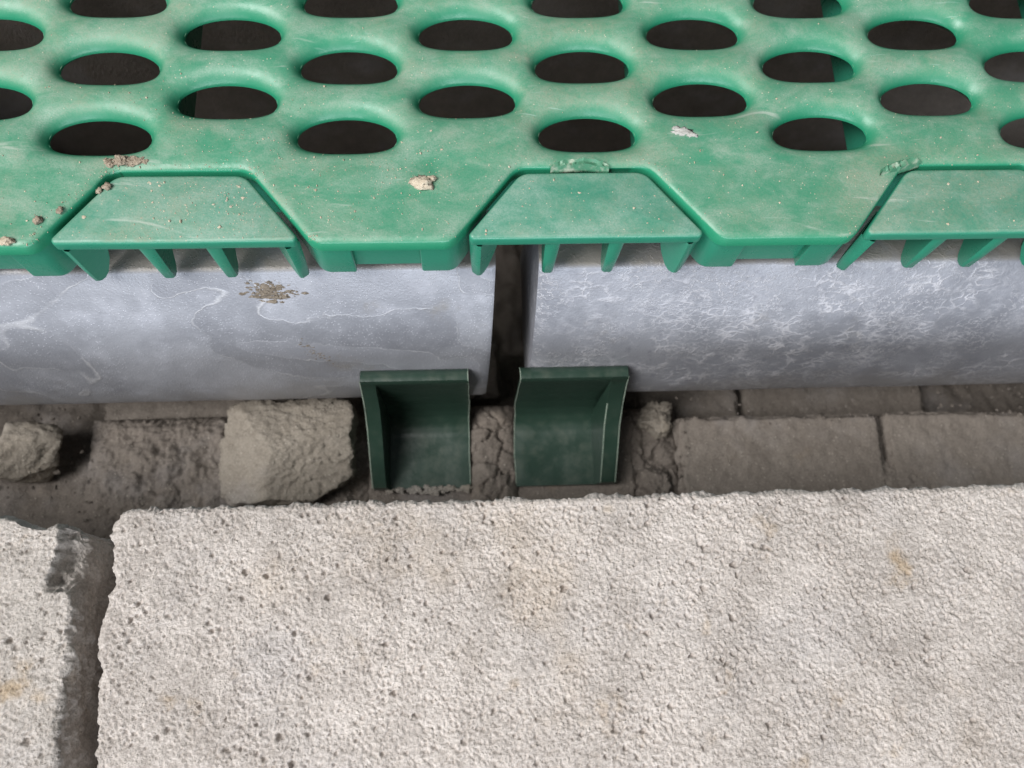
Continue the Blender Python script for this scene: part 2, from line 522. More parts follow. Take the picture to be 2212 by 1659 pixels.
# ------------------------------------------------------------------ concrete blocks in front
def rough_block(name, mat, x0, x1, y0, y1, ztop, zbot, fine, edge_x0, edge_x1, edge_y1, hfun, seed, side_flare=0.0):
    """x0..x1, y0 (near) .. y1 (far). fine = (fx0, fx1, fy0, step). edge_* return how far an edge is worn back."""
    fx0, fx1, fy0, st = fine
    def axis(a, b, fa, fb):
        parts = []
        if fa > a: parts.append(np.arange(a, fa, 4.0))
        parts.append(np.arange(max(a, fa), min(b, fb), st))
        if fb < b: parts.append(np.arange(fb, b, 4.0))
        parts.append([b])
        q = np.unique(np.concatenate(parts))
        keep = np.ones(len(q), bool); keep[1:] = np.diff(q) > st * 0.3
        q = q[keep]; q[-1] = b
        return q
    us = axis(x0, x1, fx0, fx1)
    vs = axis(y0, y1, fy0, y1 + 1)
    U, Vv = np.meshgrid(us, vs)
    u, v = U.ravel(), Vv.ravel()
    d0, d1, df = u - x0, x1 - u, y1 - v
    fall = lambda d: np.exp(-np.maximum(d, 0) / 3.0)
    x = u + edge_x0(v) * fall(d0) - edge_x1(v) * fall(d1)
    y = v - edge_y1(u) * fall(df)
    dmin = np.minimum(np.minimum(d0, d1), df)
    z = ztop + hfun(x, y)
    rn = 0.7 + 0.5 * perlin(p3(x / 3.2, y / 3.2, seed))
    z = z - np.maximum(rn, 0.25) * np.clip(1 - dmin / 1.3, 0, 1) ** 2
    n, m_ = len(us), len(vs)
    idx = np.arange(n * m_).reshape(m_, n)
    V = np.stack([x, y, z], -1)
    F = [np.stack([idx[:-1, :-1], idx[:-1, 1:], idx[1:, 1:], idx[1:, :-1]], -1).reshape(-1, 4)]
    # sides: walk round the border (ccw seen from above)
    border = np.concatenate([idx[0, :-1], idx[:-1, -1], idx[-1, ::-1][:-1], idx[::-1, 0][:-1]])
    nx = np.concatenate([np.zeros(n - 1), np.ones(m_ - 1), np.zeros(n - 1), -np.ones(m_ - 1)])
    ny = np.concatenate([-np.ones(n - 1), np.zeros(m_ - 1), np.ones(n - 1), np.zeros(m_ - 1)])
    top = V[border]
    ker = np.ones(41) / 41
    pad = np.concatenate([top[-20:], top, top[:20]])
    soft = np.stack([np.convolve(pad[:, i], ker, 'valid') for i in range(2)], -1)
    corner = np.zeros(len(border), bool)
    for c_ in (0, n - 1, n + m_ - 2, 2 * n + m_ - 3):
        corner[np.arange(c_ - 22, c_ + 23) % len(border)] = True
    soft[corner] = top[corner, :2]
    prev = border
    allV = [V]
    off = len(V)
    depths = list(np.concatenate([np.arange(0.5, 14, 0.6), np.arange(14.5, 30, 1.2), [33, 40, 50, 70, zbot * -1 + ztop]]))
    for dz in depths:
        q = top.copy()
        q[:, :2] = top[:, :2] + (soft - top[:, :2]) * min(dz / 5.0, 1)
        q[:, 2] = top[:, 2] - dz if dz < 70 else np.minimum(top[:, 2] - dz, ztop - dz)
        k = 0.5 + 1.0 * fbm(p3(q[:, 0] / 6, q[:, 1] / 6, q[:, 2] / 6 + seed), 2) + 0.55 * fbm(p3(q[:, 0] / 1.7, q[:, 1] / 1.7, q[:, 2] / 1.7 + seed), 2) + side_flare * np.clip(nx, 0, 1) * min(dz, 30) / 30
        q[:, 0] += nx * k; q[:, 1] += ny * k
        ids = np.arange(off, off + len(border)); off += len(border)
        F.append(np.stack([prev, ids, np.roll(ids, -1), np.roll(prev, -1)], -1))
        allV.append(q); prev = ids
    faces = np.concatenate(F).tolist()
    faces.append(prev[::-1].tolist())
    return mesh_obj(name, np.concatenate(allV), faces, mat)

def rot2(x, y, a, sc):
    c, q = math.cos(a), math.sin(a)
    return (c * x - q * y) / sc, (q * x + c * y) / sc

def grain_h(x, y, s=0.0):
    def P(sc, a, z, asp=1.0):
        u, v = rot2(x, y, a, sc)
        return perlin(p3(u, v * asp, z + s + u * 0.13 + v * 0.21))
    n = 0.35 * fbm(p3(x / 34, y / 34, 1 + s), 2)
    N = 0.6 * P(1.15, 0.9, 4, 0.85) + 0.5 * P(0.62, 2.2, 8) + 0.22 * P(3.1, 1.4, 60)
    mask = np.clip(0.85 + 0.6 * fbm(p3(x / 15, y / 15, 20 + s), 3), 0.5, 1.3)
    k = np.clip((N + 0.02) / 0.30, 0, 1); k = k * k * (3 - 2 * k)
    g = -0.38 * k + 0.22 * P(0.55, 0.4, 90) + 0.16 * P(1.9, 1.9, 95)
    big = np.clip(P(2.4, 2.7, 50, 0.75) - 0.55, 0, 1) * np.clip(0.4 + 1.5 * P(19, 0.2, 70), 0, 1)
    return n + g * mask - 4.0 * big - pores(x, y)

PR, PX0, PY0, PNX, PNY = 0.2, -52.0, -196.0, 1600, 560
def make_pores():
    r_ = np.random.default_rng(31)
    A = np.zeros((PNY, PNX))
    n_ = 25000
    px, py = r_.uniform(0, PNX, n_), r_.uniform(0, PNY, n_)
    wx, wy_ = PX0 + px * PR, PY0 + py * PR
    dens = np.clip(0.45 + 1.1 * fbm(p3(wx / 14, wy_ / 14, 77.0), 2), 0.08, 1) * np.clip((270 - wx) / 130, 0.3, 1)
    rad = np.minimum(r_.lognormal(math.log(0.29), 0.42, n_), 1.1)
    ang, el = r_.uniform(0, math.pi, n_), r_.uniform(0.45, 1.0, n_)
    keep = r_.uniform(0, 1, n_) < dens
    for i in np.where(keep)[0]:
        R_ = rad[i] / PR
        w = int(R_ * 1.5) + 2
        x0, x1, y0, y1 = max(int(px[i]) - w, 0), min(int(px[i]) + w + 1, PNX), max(int(py[i]) - w, 0), min(int(py[i]) + w + 1, PNY)
        gy, gx = np.mgrid[y0:y1, x0:x1]
        dx, dy = gx - px[i], gy - py[i]
        c, q = math.cos(ang[i]), math.sin(ang[i])
        u, v = (c * dx + q * dy) / R_, (-q * dx + c * dy) / (R_ * el[i])
        th = np.arctan2(v, u)
        d = np.sqrt(u * u + v * v) * (1 + 0.18 * np.sin(3 * th + i) + 0.1 * np.sin(5 * th + 2 * i))
        A[y0:y1, x0:x1] = np.maximum(A[y0:y1, x0:x1], 1.6 * rad[i] * np.clip(1 - d ** 3, 0, 1))
    return A
PORES = None
def pores(x, y):
    global PORES
    if PORES is None: PORES = make_pores()
    i, j = np.clip((x - PX0) / PR, 0, PNX - 2), np.clip((y - PY0) / PR, 0, PNY - 2)
    i0, j0 = i.astype(int), j.astype(int); fi, fj = i - i0, j - j0
    return (PORES[j0, i0] * (1 - fi) * (1 - fj) + PORES[j0, i0 + 1] * fi * (1 - fj) + PORES[j0 + 1, i0] * (1 - fi) * fj + PORES[j0 + 1, i0 + 1] * fi * fj)

z1 = lambda q: np.zeros_like(q)
o = rough_block('concrete_block', M_BLOCK, 1.0, 300, -212, -87.6, -35, -132, (1.0, 262, -192, 0.275),
    lambda v: 0.6 * fbm(p3(v / 7, 0 * v, 2.2), 4, 0.6) + 0.5 + 1.2 * np.exp(-((v + 106) / 5) ** 2) - 0.9 * np.exp(-((v + 120) / 7) ** 2) - 0.5 * np.exp(-((v + 96) / 4) ** 2) + 1.5 * np.clip((-136 - v) / 14, 0, 1) + 0.7 * np.clip((v + 91) / 3.2, 0, 1) ** 2,
    z1, lambda u: 0.45 * fbm(p3(u / 4, 0 * u, 7.7), 4, 0.65) + 0.5 + 0.4 * np.clip((5 - u) / 5, 0, 1) ** 2 , lambda x, y: grain_h(x, y), 3.0)
tag(o, 'large pale pitted concrete block filling the foreground', 'concrete block')

def chip(x, y):
    """broken corner of the left block"""
    nse = 2.2 * fbm(p3(x / 6, y / 6, 61.0), 3)
    d1 = (x + 15.5 + nse) - 0.30 * (y + 103)
    m1 = np.clip(d1 / 2.0, 0, 1) * np.clip((y + 108 + nse) / 2.5, 0, 1)
    drop = m1 * (3.5 + 5.5 * np.clip(d1 / 9, 0, 1) + 1.8 * fbm(p3(x / 3, y / 3, 71.0), 3))
    return -drop
o = rough_block('concrete_block', M_BLOCK2, -150, -6.9, -212, -87.9, -35, -130, (-48, 0, -192, 0.30),
    z1, lambda v: 0.8 * fbm(p3(v / 7, 0 * v, 12.2), 3) + 1.4 * np.clip((v + 118) / 20, 0, 1) + 0.6 + 1.5 * np.clip((v + 97) / 7, 0, 1) ** 2,
    lambda u: 1.5 + 0.7 * fbm(p3(u / 4, 0 * u, 17.7), 3) + 4.2 * np.clip((u + 26) / 8, 0, 1) - 1.3 * np.exp(-((u + 12) / 4.5) ** 2) - 1.5 * np.clip((-26 - u) / 6, 0, 1),
    lambda x, y: grain_h(x, y, 100) + chip(x, y), 5.0, 0.6)
tag(o, 'weathered concrete block with a broken corner, left of the wide dark joint', 'concrete block')

# ------------------------------------------------------------------ bricks at the foot of the beams
def brick(label, x0, x1, y0, y1, z1_, z0, seed, rot=0.0, mat=None, chipx=0.0):
    nx, ny, nz = max(8, int((x1 - x0) / 0.9)), max(8, int((y1 - y0) / 0.9)), 14
    V, F, idx = [], [], {}
    def vid(i, j, k):
        key = (i, j, k)
        if key not in idx:
            idx[key] = len(V); V.append((i / nx, j / ny, k / nz))
        return idx[key]
    for i in range(nx):
        for j in range(ny):
            F.append([vid(i, j, nz), vid(i + 1, j, nz), vid(i + 1, j + 1, nz), vid(i, j + 1, nz)])
            F.append([vid(i, j, 0), vid(i, j + 1, 0), vid(i + 1, j + 1, 0), vid(i + 1, j, 0)])
    for k in range(nz):
        for i in range(nx):
            F.append([vid(i, 0, k), vid(i + 1, 0, k), vid(i + 1, 0, k + 1), vid(i, 0, k + 1)])
            F.append([vid(i + 1, ny, k), vid(i, ny, k), vid(i, ny, k + 1), vid(i + 1, ny, k + 1)])
        for j in range(ny):
            F.append([vid(0, j + 1, k), vid(0, j, k), vid(0, j, k + 1), vid(0, j + 1, k + 1)])
            F.append([vid(nx, j, k), vid(nx, j + 1, k), vid(nx, j + 1, k + 1), vid(nx, j, k + 1)])
    V = np.array(V)
    W = V * np.array([x1 - x0, y1 - y0, z1_ - z0]) + np.array([x0, y0, z0])
    # worn edges and rough faces
    c = np.array([(x0 + x1) / 2, (y0 + y1) / 2, (z0 + z1_) / 2])
    half = np.array([(x1 - x0) / 2, (y1 - y0) / 2, (z1_ - z0) / 2])
    d = half - np.abs(W - c)
    dd = np.sort(d, axis=1)[:, 1]
    wear = np.clip(1 - dd / 1.8, 0, 1) ** 2
    dirn = (c - W) / half
    W = W + dirn * wear[:, None] * 1.5 * (1.0 + 1.6 * fbm(W / 6 + seed, 3))[:, None]
    nrm = np.sign(W - c) * (d < 0.2)
    W = W + nrm * (0.55 * fbm(W / 9 + seed * 3, 3, 0.5) + 0.45 * fbm(W / 2.2 + seed * 5, 2, 0.6))[:, None]
    if chipx:
        e = np.clip((x0 + 6 - W[:, 0]) / 6, 0, 1) * np.clip(0.5 + perlin(W / 6 + seed * 9), 0, 1.2)
        W[:, 0] += chipx * e
    ca, sa = math.cos(rot), math.sin(rot)
    px, py = W[:, 0] - c[0], W[:, 1] - c[1]
    W[:, 0], W[:, 1] = c[0] + ca * px - sa * py, c[1] + sa * px + ca * py
    o = mesh_obj('concrete_brick', W, F, mat or M_BRICK)
    tag(o, label, 'brick', 'bricks at the foot of the beams')
    return o

brick('grey brown concrete brick beside the crumbled joint, below the right beam', 166, 242.8, -84, -46.5, -107, -127, 1.0, 0.0, chipx=3)
brick('rightmost grey brown concrete brick of the front row, past the narrow slot', 244.6, 322, -84, -46.8, -107.5, -127, 2.0, -0.03)
brick('shadowed brick lying behind and below the front row under the right beam', 160, 199, -42.5, -6, -131, -146, 3.0, 0.01)
brick('shadowed brick at far right, behind the front row and under the beam', 202, 275, -42.2, -6, -132, -146, 4.0)
brick('shadowed flat brick under the left beam behind the lumps', -42, 28, -41.5, -8, -119, -131, 5.0, 0.03)
brick('dark brick seen deep down in the gap between the beams', 80, 106, -24, 0, -151, -175, 6.0, 0.05)
# mortar bed under the clips
brick('narrow mortar bed under the green clips', 57, 152, -84, -44, -109.3, -126, 8.0, 0.0, M_SOIL)

# ------------------------------------------------------------------ rubble
def thing_rock(name, label, cat, c, r, seed, mat, sub=5, group=None, **kw):
    v, f = rock(c, r, seed, sub, **kw)
    o = mesh_obj(name, v, f, mat)
    return tag(o, label, cat, group)

thing_rock('rubble_stone', 'big angular lump of broken mortar beside the left green clip', 'stone', (30, -57, -106), (22.5, 18, 15), 24, M_ROCK, 6, 'rubble by the beams', lump=0.16, fine=0.045, facets=9, flat=0.9, box=6.0)
thing_rock('rubble_stone', 'smaller pale stone at the left edge below the beam', 'stone', (-61, -54, -108), (13.5, 9.5, 11), 33, M_ROCK, 5, 'rubble by the beams', lump=0.2, fine=0.06, facets=9, flat=0.75, box=3.0)
thing_rock('rubble_stone', 'small mortar lump in the dark joint right of the right clip', 'stone', (160, -47, -112), (6.5, 6, 9), 45, M_ROCK, 5, 'rubble by the beams', lump=0.4, fine=0.12, box=4.0)
thing_rock('rubble_stone', 'low mortar lump near the front of the joint right of the right clip', 'stone', (158.5, -71, -112), (5.5, 8, 6), 46, M_SOIL, 5, 'rubble by the beams', lump=0.4, fine=0.12, box=4.0)
thing_rock('rubble_stone', 'flat sandy clod left of the big mortar lump', 'stone', (2, -66, -113), (11, 8, 6), 47, M_SOIL, 5, 'rubble by the beams', lump=0.4, fine=0.1, box=4.0)
def mud_patch(label, x0, x1, y0, y1, zc, crown, seed, ncell, mat, name='dried_mud', crack=2.6, grain=0.5):
    """a low heap of dried mud split into plates by cracks"""
    xs, ys = np.arange(x0, x1 + .01, 0.5), np.arange(y0, y1 + .01, 0.5)
    X, Y = np.meshgrid(xs, ys); x, y = X.ravel(), Y.ravel()
    r_ = np.random.default_rng(seed)
    S = np.stack([r_.uniform(x0, x1, ncell), r_.uniform(y0, y1, ncell)], -1)
    wx = x + 1.6 * fbm(p3(x / 4, y / 4, seed), 3); wy_ = y + 1.6 * fbm(p3(x / 4, y / 4, seed + 9), 3)
    D = np.sort(np.hypot(wx[:, None] - S[:, 0], wy_[:, None] - S[:, 1]), axis=1)
    cr = np.clip(1 - (D[:, 1] - D[:, 0]) / 1.1, 0, 1)
    u, v = (x - x0) / (x1 - x0) * 2 - 1, (y - y0) / (y1 - y0) * 2 - 1
    env = np.clip(1 - np.abs(u) ** 3.0, 0, 1) * np.clip(1 - np.abs(v) ** 4, 0, 1)
    z = zc - 7 + (7 + crown * (0.6 + 0.5 * fbm(p3(x / 9, y / 9, seed), 2))) * env ** 0.6 - crack * cr ** 1.5 * env + grain * fbm(p3(x / 2.2, y / 2.2, seed + 3), 3, 0.6)
    n, m_ = len(xs), len(ys)
    idx = np.arange(n * m_).reshape(m_, n)
    F = np.stack([idx[:-1, :-1], idx[:-1, 1:], idx[1:, 1:], idx[1:, :-1]], -1).reshape(-1, 4)
    return tag(mesh_obj(name, np.stack([x, y, z], -1), F, mat), label, 'mud', 'dried mud in the trench')
mud_patch('cracked dried mud between the two green clips', 91, 110.5, -80, -39, -106.5, 4, 5, 11, M_SOIL)
mud_patch('crumbled mortar filling the joint right of the right clip', 146, 170, -84, -40, -112, 5, 9, 16, M_SOIL)
mud_patch('sandy dirt heap left of the big mortar lump', -44, 60, -96, -40, -110.5, 7, 13, 30, M_SOIL, 'sandy_dirt', 0.5, 1.1)

mud_patch('smear of dusty mortar over the joint of the two front bricks', 224, 268, -92, -62, -108.0, 1.6, 17, 14, M_BRICK, 'mortar_smear', 0.3, 0.5)

def trench_gravel():
    r_ = np.random.default_rng(123)
    v0, f0 = ico(1)
    V, F = [], []
    N_ = 1500
    x = r_.uniform(-85, 320, N_); y = r_.uniform(-86, -36, N_)
    for k in range(N_):
        if x[k] > 58 and not (144 < x[k] < 172 or y[k] > -50 and x[k] > 150): continue
        q = min(abs(r_.normal(0, 0.33)) + 0.12, 1.3)
        z = -106.6 if x[k] > 166 and y[k] < -47.5 else (-108.9 if 146 < x[k] else -112.5 + r_.uniform(-2, 1) if x[k] < 57 else -108.9)
        w = v0 * q * r_.uniform(0.6, 1.3, 3) * (1 + 0.22 * r_.normal(size=(len(v0), 1)))
        o_ = len(V)
        V.extend((w + np.array([x[k], y[k], z])).tolist()); F.extend([[a_ + o_ for a_ in p_] for p_ in f0])
    tag(mesh_obj('gravel', np.array(V), F, M_SOIL, None, False), 'fine loose gravel strewn along the trench below the beams', 'gravel', kind='stuff')
trench_gravel()

# ------------------------------------------------------------------ beams
def beam_y(z):
    t = min(max((-27.3 - z) / 56.5, 0), 1)
    return -25.1 - 18.5 * (1 - (1 - t) ** 2.0)

def beam(name, label, x0, x1, mat, end, end_sign):
    """hollow-looking girder: flat top, front face leaning out towards the viewer"""
    prof = []
    prof += [(-3, -27.0), (-3.5, -26.2), (-4.5, -26.0), (-23.2, -26.0), (-24.4, -26.35), (-25.1, -27.3)]
    for t in np.linspace(0.06, 1, 26):
        prof.append((beam_y(-27.3 - 56.5 * t), -27.3 - 56.5 * t))
    prof += [(-43.4, -84.8), (-42.4, -85.2), (-41.0, -85.0), (-40.0, -84.2)]
    for t in np.linspace(0.1, 1, 6):
        prof.append((-40 + 18 * t, -84.2 - 2 * t))
    prof += [(6, -84), (-2, -50)]
    prof = prof[::-1]
    xs = np.concatenate([[x0, x0 + 0.35, x0 + 1.2, x0 + 3.2], np.arange(x0 + 6, x1 - 5, 3.0), [x1 - 3.2, x1 - 1.2, x1 - 0.35, x1]])
    V, F = sweep_x(prof, xs)
    V = np.array(V)
    # end cut, softened ends, and slight unevenness of the face
    n = len(prof)
    e = (V[:, 0] - x0 if end_sign < 0 else x1 - V[:, 0])
    w = np.clip(1 - e / 40, 0, 1)
    t = np.clip((-26 - V[:, 2]) / 59, 0, 1)
    V[:, 0] += w * (-2.6 if end_sign > 0 else -1.2) * t
    inward = np.clip(1 - e / (1.2 if end_sign > 0 else 3.4), 0, 1)
    V[:, 1] += inward * (0.4 if end_sign > 0 else 1.3)
    V[:, 1] += 0.35 * fbm(p3(V[:, 0] / 45, V[:, 1] / 45, V[:, 2] / 30 + (5 if end_sign > 0 else 9)), 2)
    root = empty(name, ((x0 + x1) / 2, -25, -85))
    V = V - np.array([(x0 + x1) / 2, -25, -85])
    b = mesh_obj('girder_shell', V, F, mat, root, True, 40)
    # rolled lower lip
    lip = []
    cy, cz, r = -42.3 + 25, -85.6 + 85, 0.9
    pr = [(cy + r * math.cos(a), cz + r * math.sin(a)) for a in np.linspace(0, 2 * math.pi, 13)[:-1]]
    xa = x0 - (x0 + x1) / 2 + (0.6 if end_sign > 0 else 0.8) ; xb = x1 - (x0 + x1) / 2 - (3.2 if end_sign > 0 else 0.8)
    V2, F2 = sweep_x(pr[::-1], np.arange(xa, xb, 4.0))
    V2 = np.array(V2); V2[:, 1] += 0.25 * fbm(p3(V2[:, 0] / 30, 0 * V2[:, 0], 2.0), 2)
    mesh_obj('bottom_lip', V2, F2, mat, root, True, 60)
    return tag(root, label, 'beam', 'grey beams carrying the green floor panel')

beam('support_beam', 'grey zinc beam with tide marks, left of the gap', -190, 100.8, M_ZINC_A, 1, 1)
beam('support_beam', 'grey zinc beam with white crackled scale, right of the gap', 112.9, 400, M_ZINC_B, 0, -1)

# ------------------------------------------------------------------ clips at the foot of the beams
def clip(label, xa, xb, flange_sign, seed):
    """sheet with a lip, a drop and a shelf, closed on one side by a wall with a flange"""
    root = empty('support_clip', ((xa + xb) / 2, -58, -108))
    T = 1.5
    # profile of the sheet's visible face (y, z): lip, drop, shelf
    key = [(-41.4, -63.6), (-42.4, -62.4), (-43.8, -62.0), (-45.4, -62.3), (-46.0, -63.6), (-45.7, -67), (-45.2, -72), (-44.5, -82), (-44.3, -91),
           (-44.9, -97), (-46.2, -101), (-48.4, -103.8), (-51.5, -105.4), (-58, -106.1), (-66, -106.4), (-70.5, -106.6)]
    P = np.array(key)
    # resample
    seg = np.r_[0, np.cumsum(np.linalg.norm(np.diff(P, axis=0), axis=1))]
    s = np.linspace(0, seg[-1], 60)
    P = np.stack([np.interp(s, seg, P[:, 0]), np.interp(s, seg, P[:, 1])], -1)
    tan = np.gradient(P, axis=0); tan /= np.linalg.norm(tan, axis=1)[:, None]
    nrm = np.stack([-tan[:, 1], tan[:, 0]], -1)      # points behind / below the sheet
    if nrm[-1][1] > 0: nrm = -nrm
    Q = P + nrm * T
    loop = list(map(tuple, P)) + list(map(tuple, Q[::-1]))
    a2 = area2(loop)
    if a2 < 0: loop = loop[::-1]
    L = np.array([(xa + xb) / 2, -58, -108])
    xs = np.linspace(xa, xb, 14)
    V, F = sweep_x(loop[::-1], xs)
    V = np.array(V)
    wob = 0.35 * fbm(p3(V[:, 1] / 14, V[:, 2] / 14, seed), 2)
    open_side = (V[:, 0] - xa) / (xb - xa)
    open_side = 1 - open_side if flange_sign > 0 else open_side
    V[:, 0] += wob * open_side
    V[:, 2] += 0.25 * fbm(p3(V[:, 0] / 10, V[:, 1] / 40, seed + 4), 2)
    mesh_obj('back_plate', V - L, F, M_CLIP, root, True, 50)
    # side wall: follows the same profile, standing in front of the sheet
    wy = [(-45.5, -62.4), (-46.8, -68), (-50, -76.5), (-55, -85), (-61, -91), (-66, -96.5), (-70.8, -102)]
    xo = xb if flange_sign > 0 else xa
    s_ = flange_sign
    F, ring = [], []
    # wall cross-section: inner slanted face up to the flange on top
    sec = [(-6.6, 0), (-5.0, 1), (-0.2, 1), (0.3, 0)] if s_ > 0 else [(-5.6, 0), (-4.6, 1), (-0.2, 1), (0.3, 0)]
    for (dx, hgt) in sec:
        for (y, z) in wy:
            ring.append((xo + s_ * dx, y, z if hgt else -106.2))
    k = 7
    for r in range(3):
        for i in range(k - 1):
            q = [r * k + i, r * k + i + 1, (r + 1) * k + i + 1, (r + 1) * k + i]
            F.append(q if s_ > 0 else q[::-1])
    F.append([0, k, 2 * k, 3 * k][::-1] if s_ > 0 else [0, k, 2 * k, 3 * k])
    e = [k - 1, 2 * k - 1, 3 * k - 1, 4 * k - 1]
    F.append(e if s_ > 0 else e[::-1])
    W = np.array(ring)
    W[:, 0] += 0.25 * fbm(p3(W[:, 1] / 9, W[:, 2] / 9, seed + 1), 2)
    mesh_obj('side_flange', W - L, F, M_CLIP, root, True, 25)
    # thin pale cut edges
    ed = []
    def edge(pts, w=0.22):
        pts = np.array(pts)
        V, F = [], []
        for p in pts:
            for a in range(5):
                t = a * 2 * math.pi / 5
                V.append(p + np.array([w * math.cos(t), 0.4 * w * math.sin(t), w * math.sin(t)]))
        for i in range(len(pts) - 1):
            for a in range(5):
                b_ = (a + 1) % 5
                F.append([i * 5 + a, i * 5 + b_, (i + 1) * 5 + b_, (i + 1) * 5 + a])
        mesh_obj('worn_edge', np.array(V) - L, F, M_EDGE, root)
    xopen = xa if s_ > 0 else xb
    edge([(xopen + 0.35 * float(fbm(p3(np.array([p[0] / 14]), p[1] / 14, seed), 2)[0]), p[0] - 0.05, p[1] + 0.05) for p in P[::2]], 0.16)
    edge([(xo + s_ * 0.1, y, z + 0.05) for y, z in wy[:7]], 0.2)
    if s_ > 0:
        edge([(xo - s_ * 5.0, y, z + 0.05) for y, z in wy[2:7]], 0.22)
    return tag(root, label, 'clip', 'dark green clips at the foot of the beams')

clip('dark green plastic clip with its flange on the left, at the left beam end', 59.2, 92.6, -1, 1.3)
clip('dark green plastic clip with its flange on the right, at the right beam end', 108.6, 142.6, 1, 6.1)

# ------------------------------------------------------------------ the green slatted floor panel
panel = empty('slatted_floor_panel', (122.9, -30, -26))
tag(panel, 'green perforated plastic floor panel lying on the grey beams', 'floor panel')
PO = np.array([122.9, -30, -26])
TABS = [-79.7, 21.6, 122.9, 224.2, 325.5]
HA, HW, HD = 12.9, 3.6, 2.0      # hole half width at the throat, width and depth of the rounded rim
HB_FAR, HB_NEAR, HN_NEAR = 6.2, 4.6, 2.7      # the near side of each hole is flatter than the far side
def hole_r(x, y):
    b = np.where(y > 0, HB_FAR, HB_NEAR); n = np.where(y > 0, 2.0, HN_NEAR)
    ax, ay = np.abs(x) / HA + 1e-9, np.abs(y) / b + 1e-9
    r = (ax ** n + ay ** n) ** (1 / n)
    gx = (ax / r) ** (n - 1) / HA * np.sign(x); gy = (ay / r) ** (n - 1) / b * np.sign(y)
    return r, gx, gy
HOLES = []
for j in range(0, 10):
    for i in range(-3, 8):
        hx = i * 62.5 + (31.25 if j % 2 else 0)
        if -118 < hx < 362:
            HOLES.append((hx, 1.55 + 10.67 * j))
HC = np.array(HOLES)

out_pts, out_rad = [], []
for c in TABS:
    out_pts += [(c - 33.6, -30), (c - 16.9, -9.1), (c + 16.9, -9.1), (c + 33.6, -30)]
    out_rad += [5, 5.5, 5.5, 5]
out_pts = [(-131, 108), (-131, -30)] + out_pts + [(377, -30), (377, 108)]
out_rad = [1, 1] + out_rad + [1, 1]
OUT = round_poly(out_pts, out_rad, 9)
# subdivide long edges
o2 = []
for i in range(len(OUT)):
    a, b_ = np.array(OUT[i]), np.array(OUT[(i + 1) % len(OUT)])
    L_ = np.linalg.norm(b_ - a); k = max(1, int(L_ / 2.2))
    if abs(a[1]) > 100: k = max(1, int(L_ / 10))
    for q in range(k):
        o2.append(tuple(a + (b_ - a) * q / k))
OUT = o2
OUTA = np.array(OUT)

def seg_dist(P):
    """distance to the outline near the front edge"""
    d = np.full(len(P), 99.0)
    A = OUTA; B = np.roll(OUTA, -1, 0)
    near = np.where(P[:, 1] < -4)[0]
    Pn = P[near]
    best = np.full(len(Pn), 99.0)
    for a, b_ in zip(A, B):
        if a[1] > 0 and b_[1] > 0: continue
        ab = b_ - a
        t = np.clip(((Pn - a) @ ab) / (ab @ ab), 0, 1)
        best = np.minimum(best, np.linalg.norm(Pn - a - t[:, None] * ab, axis=1))
    d[near] = best
    return d

def hole_d(P):
    """signed distance to each near hole's throat, reduced to the rim profile sum"""
    z = np.zeros(len(P))
    for hx, hy in HOLES:
        k = np.where((np.abs(P[:, 0] - hx) < HA + 10) & (np.abs(P[:, 1] - hy) < HB_FAR + 10))[0]
        if not len(k): continue
        x, y = P[k, 0] - hx, P[k, 1] - hy
        r, gx, gy = hole_r(x, y)
        d = np.maximum((r - 1) / np.hypot(gx, gy), 0)
        z[k] -= HD * np.clip(1 - d / HW, 0, 1) ** 2.2 + 1.5 * np.clip(1 - d / 8, 0, 1) ** 2
    return z

def deck_z(P):
    P = np.asarray(P, float)
    z = hole_d(P)
    d = seg_dist(P)
    z -= 0.9 * np.clip(1 - d / 1.7, 0, 1) ** 2.2
    # faint moulded step between the perforated field and the plain tongues
    z -= 0.35 * np.clip((-5.5 - P[:, 1]) / 2.5, 0, 1)
    z += 0.25 * fbm(p3(P[:, 0] / 40, P[:, 1] / 40, 3.3), 2)
    return z

def inside_poly(P, poly):
    A = np.array(poly); B = np.roll(A, -1, 0)
    c = np.zeros(len(P), bool)
    for a, b_ in zip(A, B):
        cond = (a[1] > P[:, 1]) != (b_[1] > P[:, 1])
        xi = (b_[0] - a[0]) * (P[:, 1] - a[1]) / ((b_[1] - a[1]) + 1e-15) + a[0]
        c ^= cond & (P[:, 0] < xi)
    return c

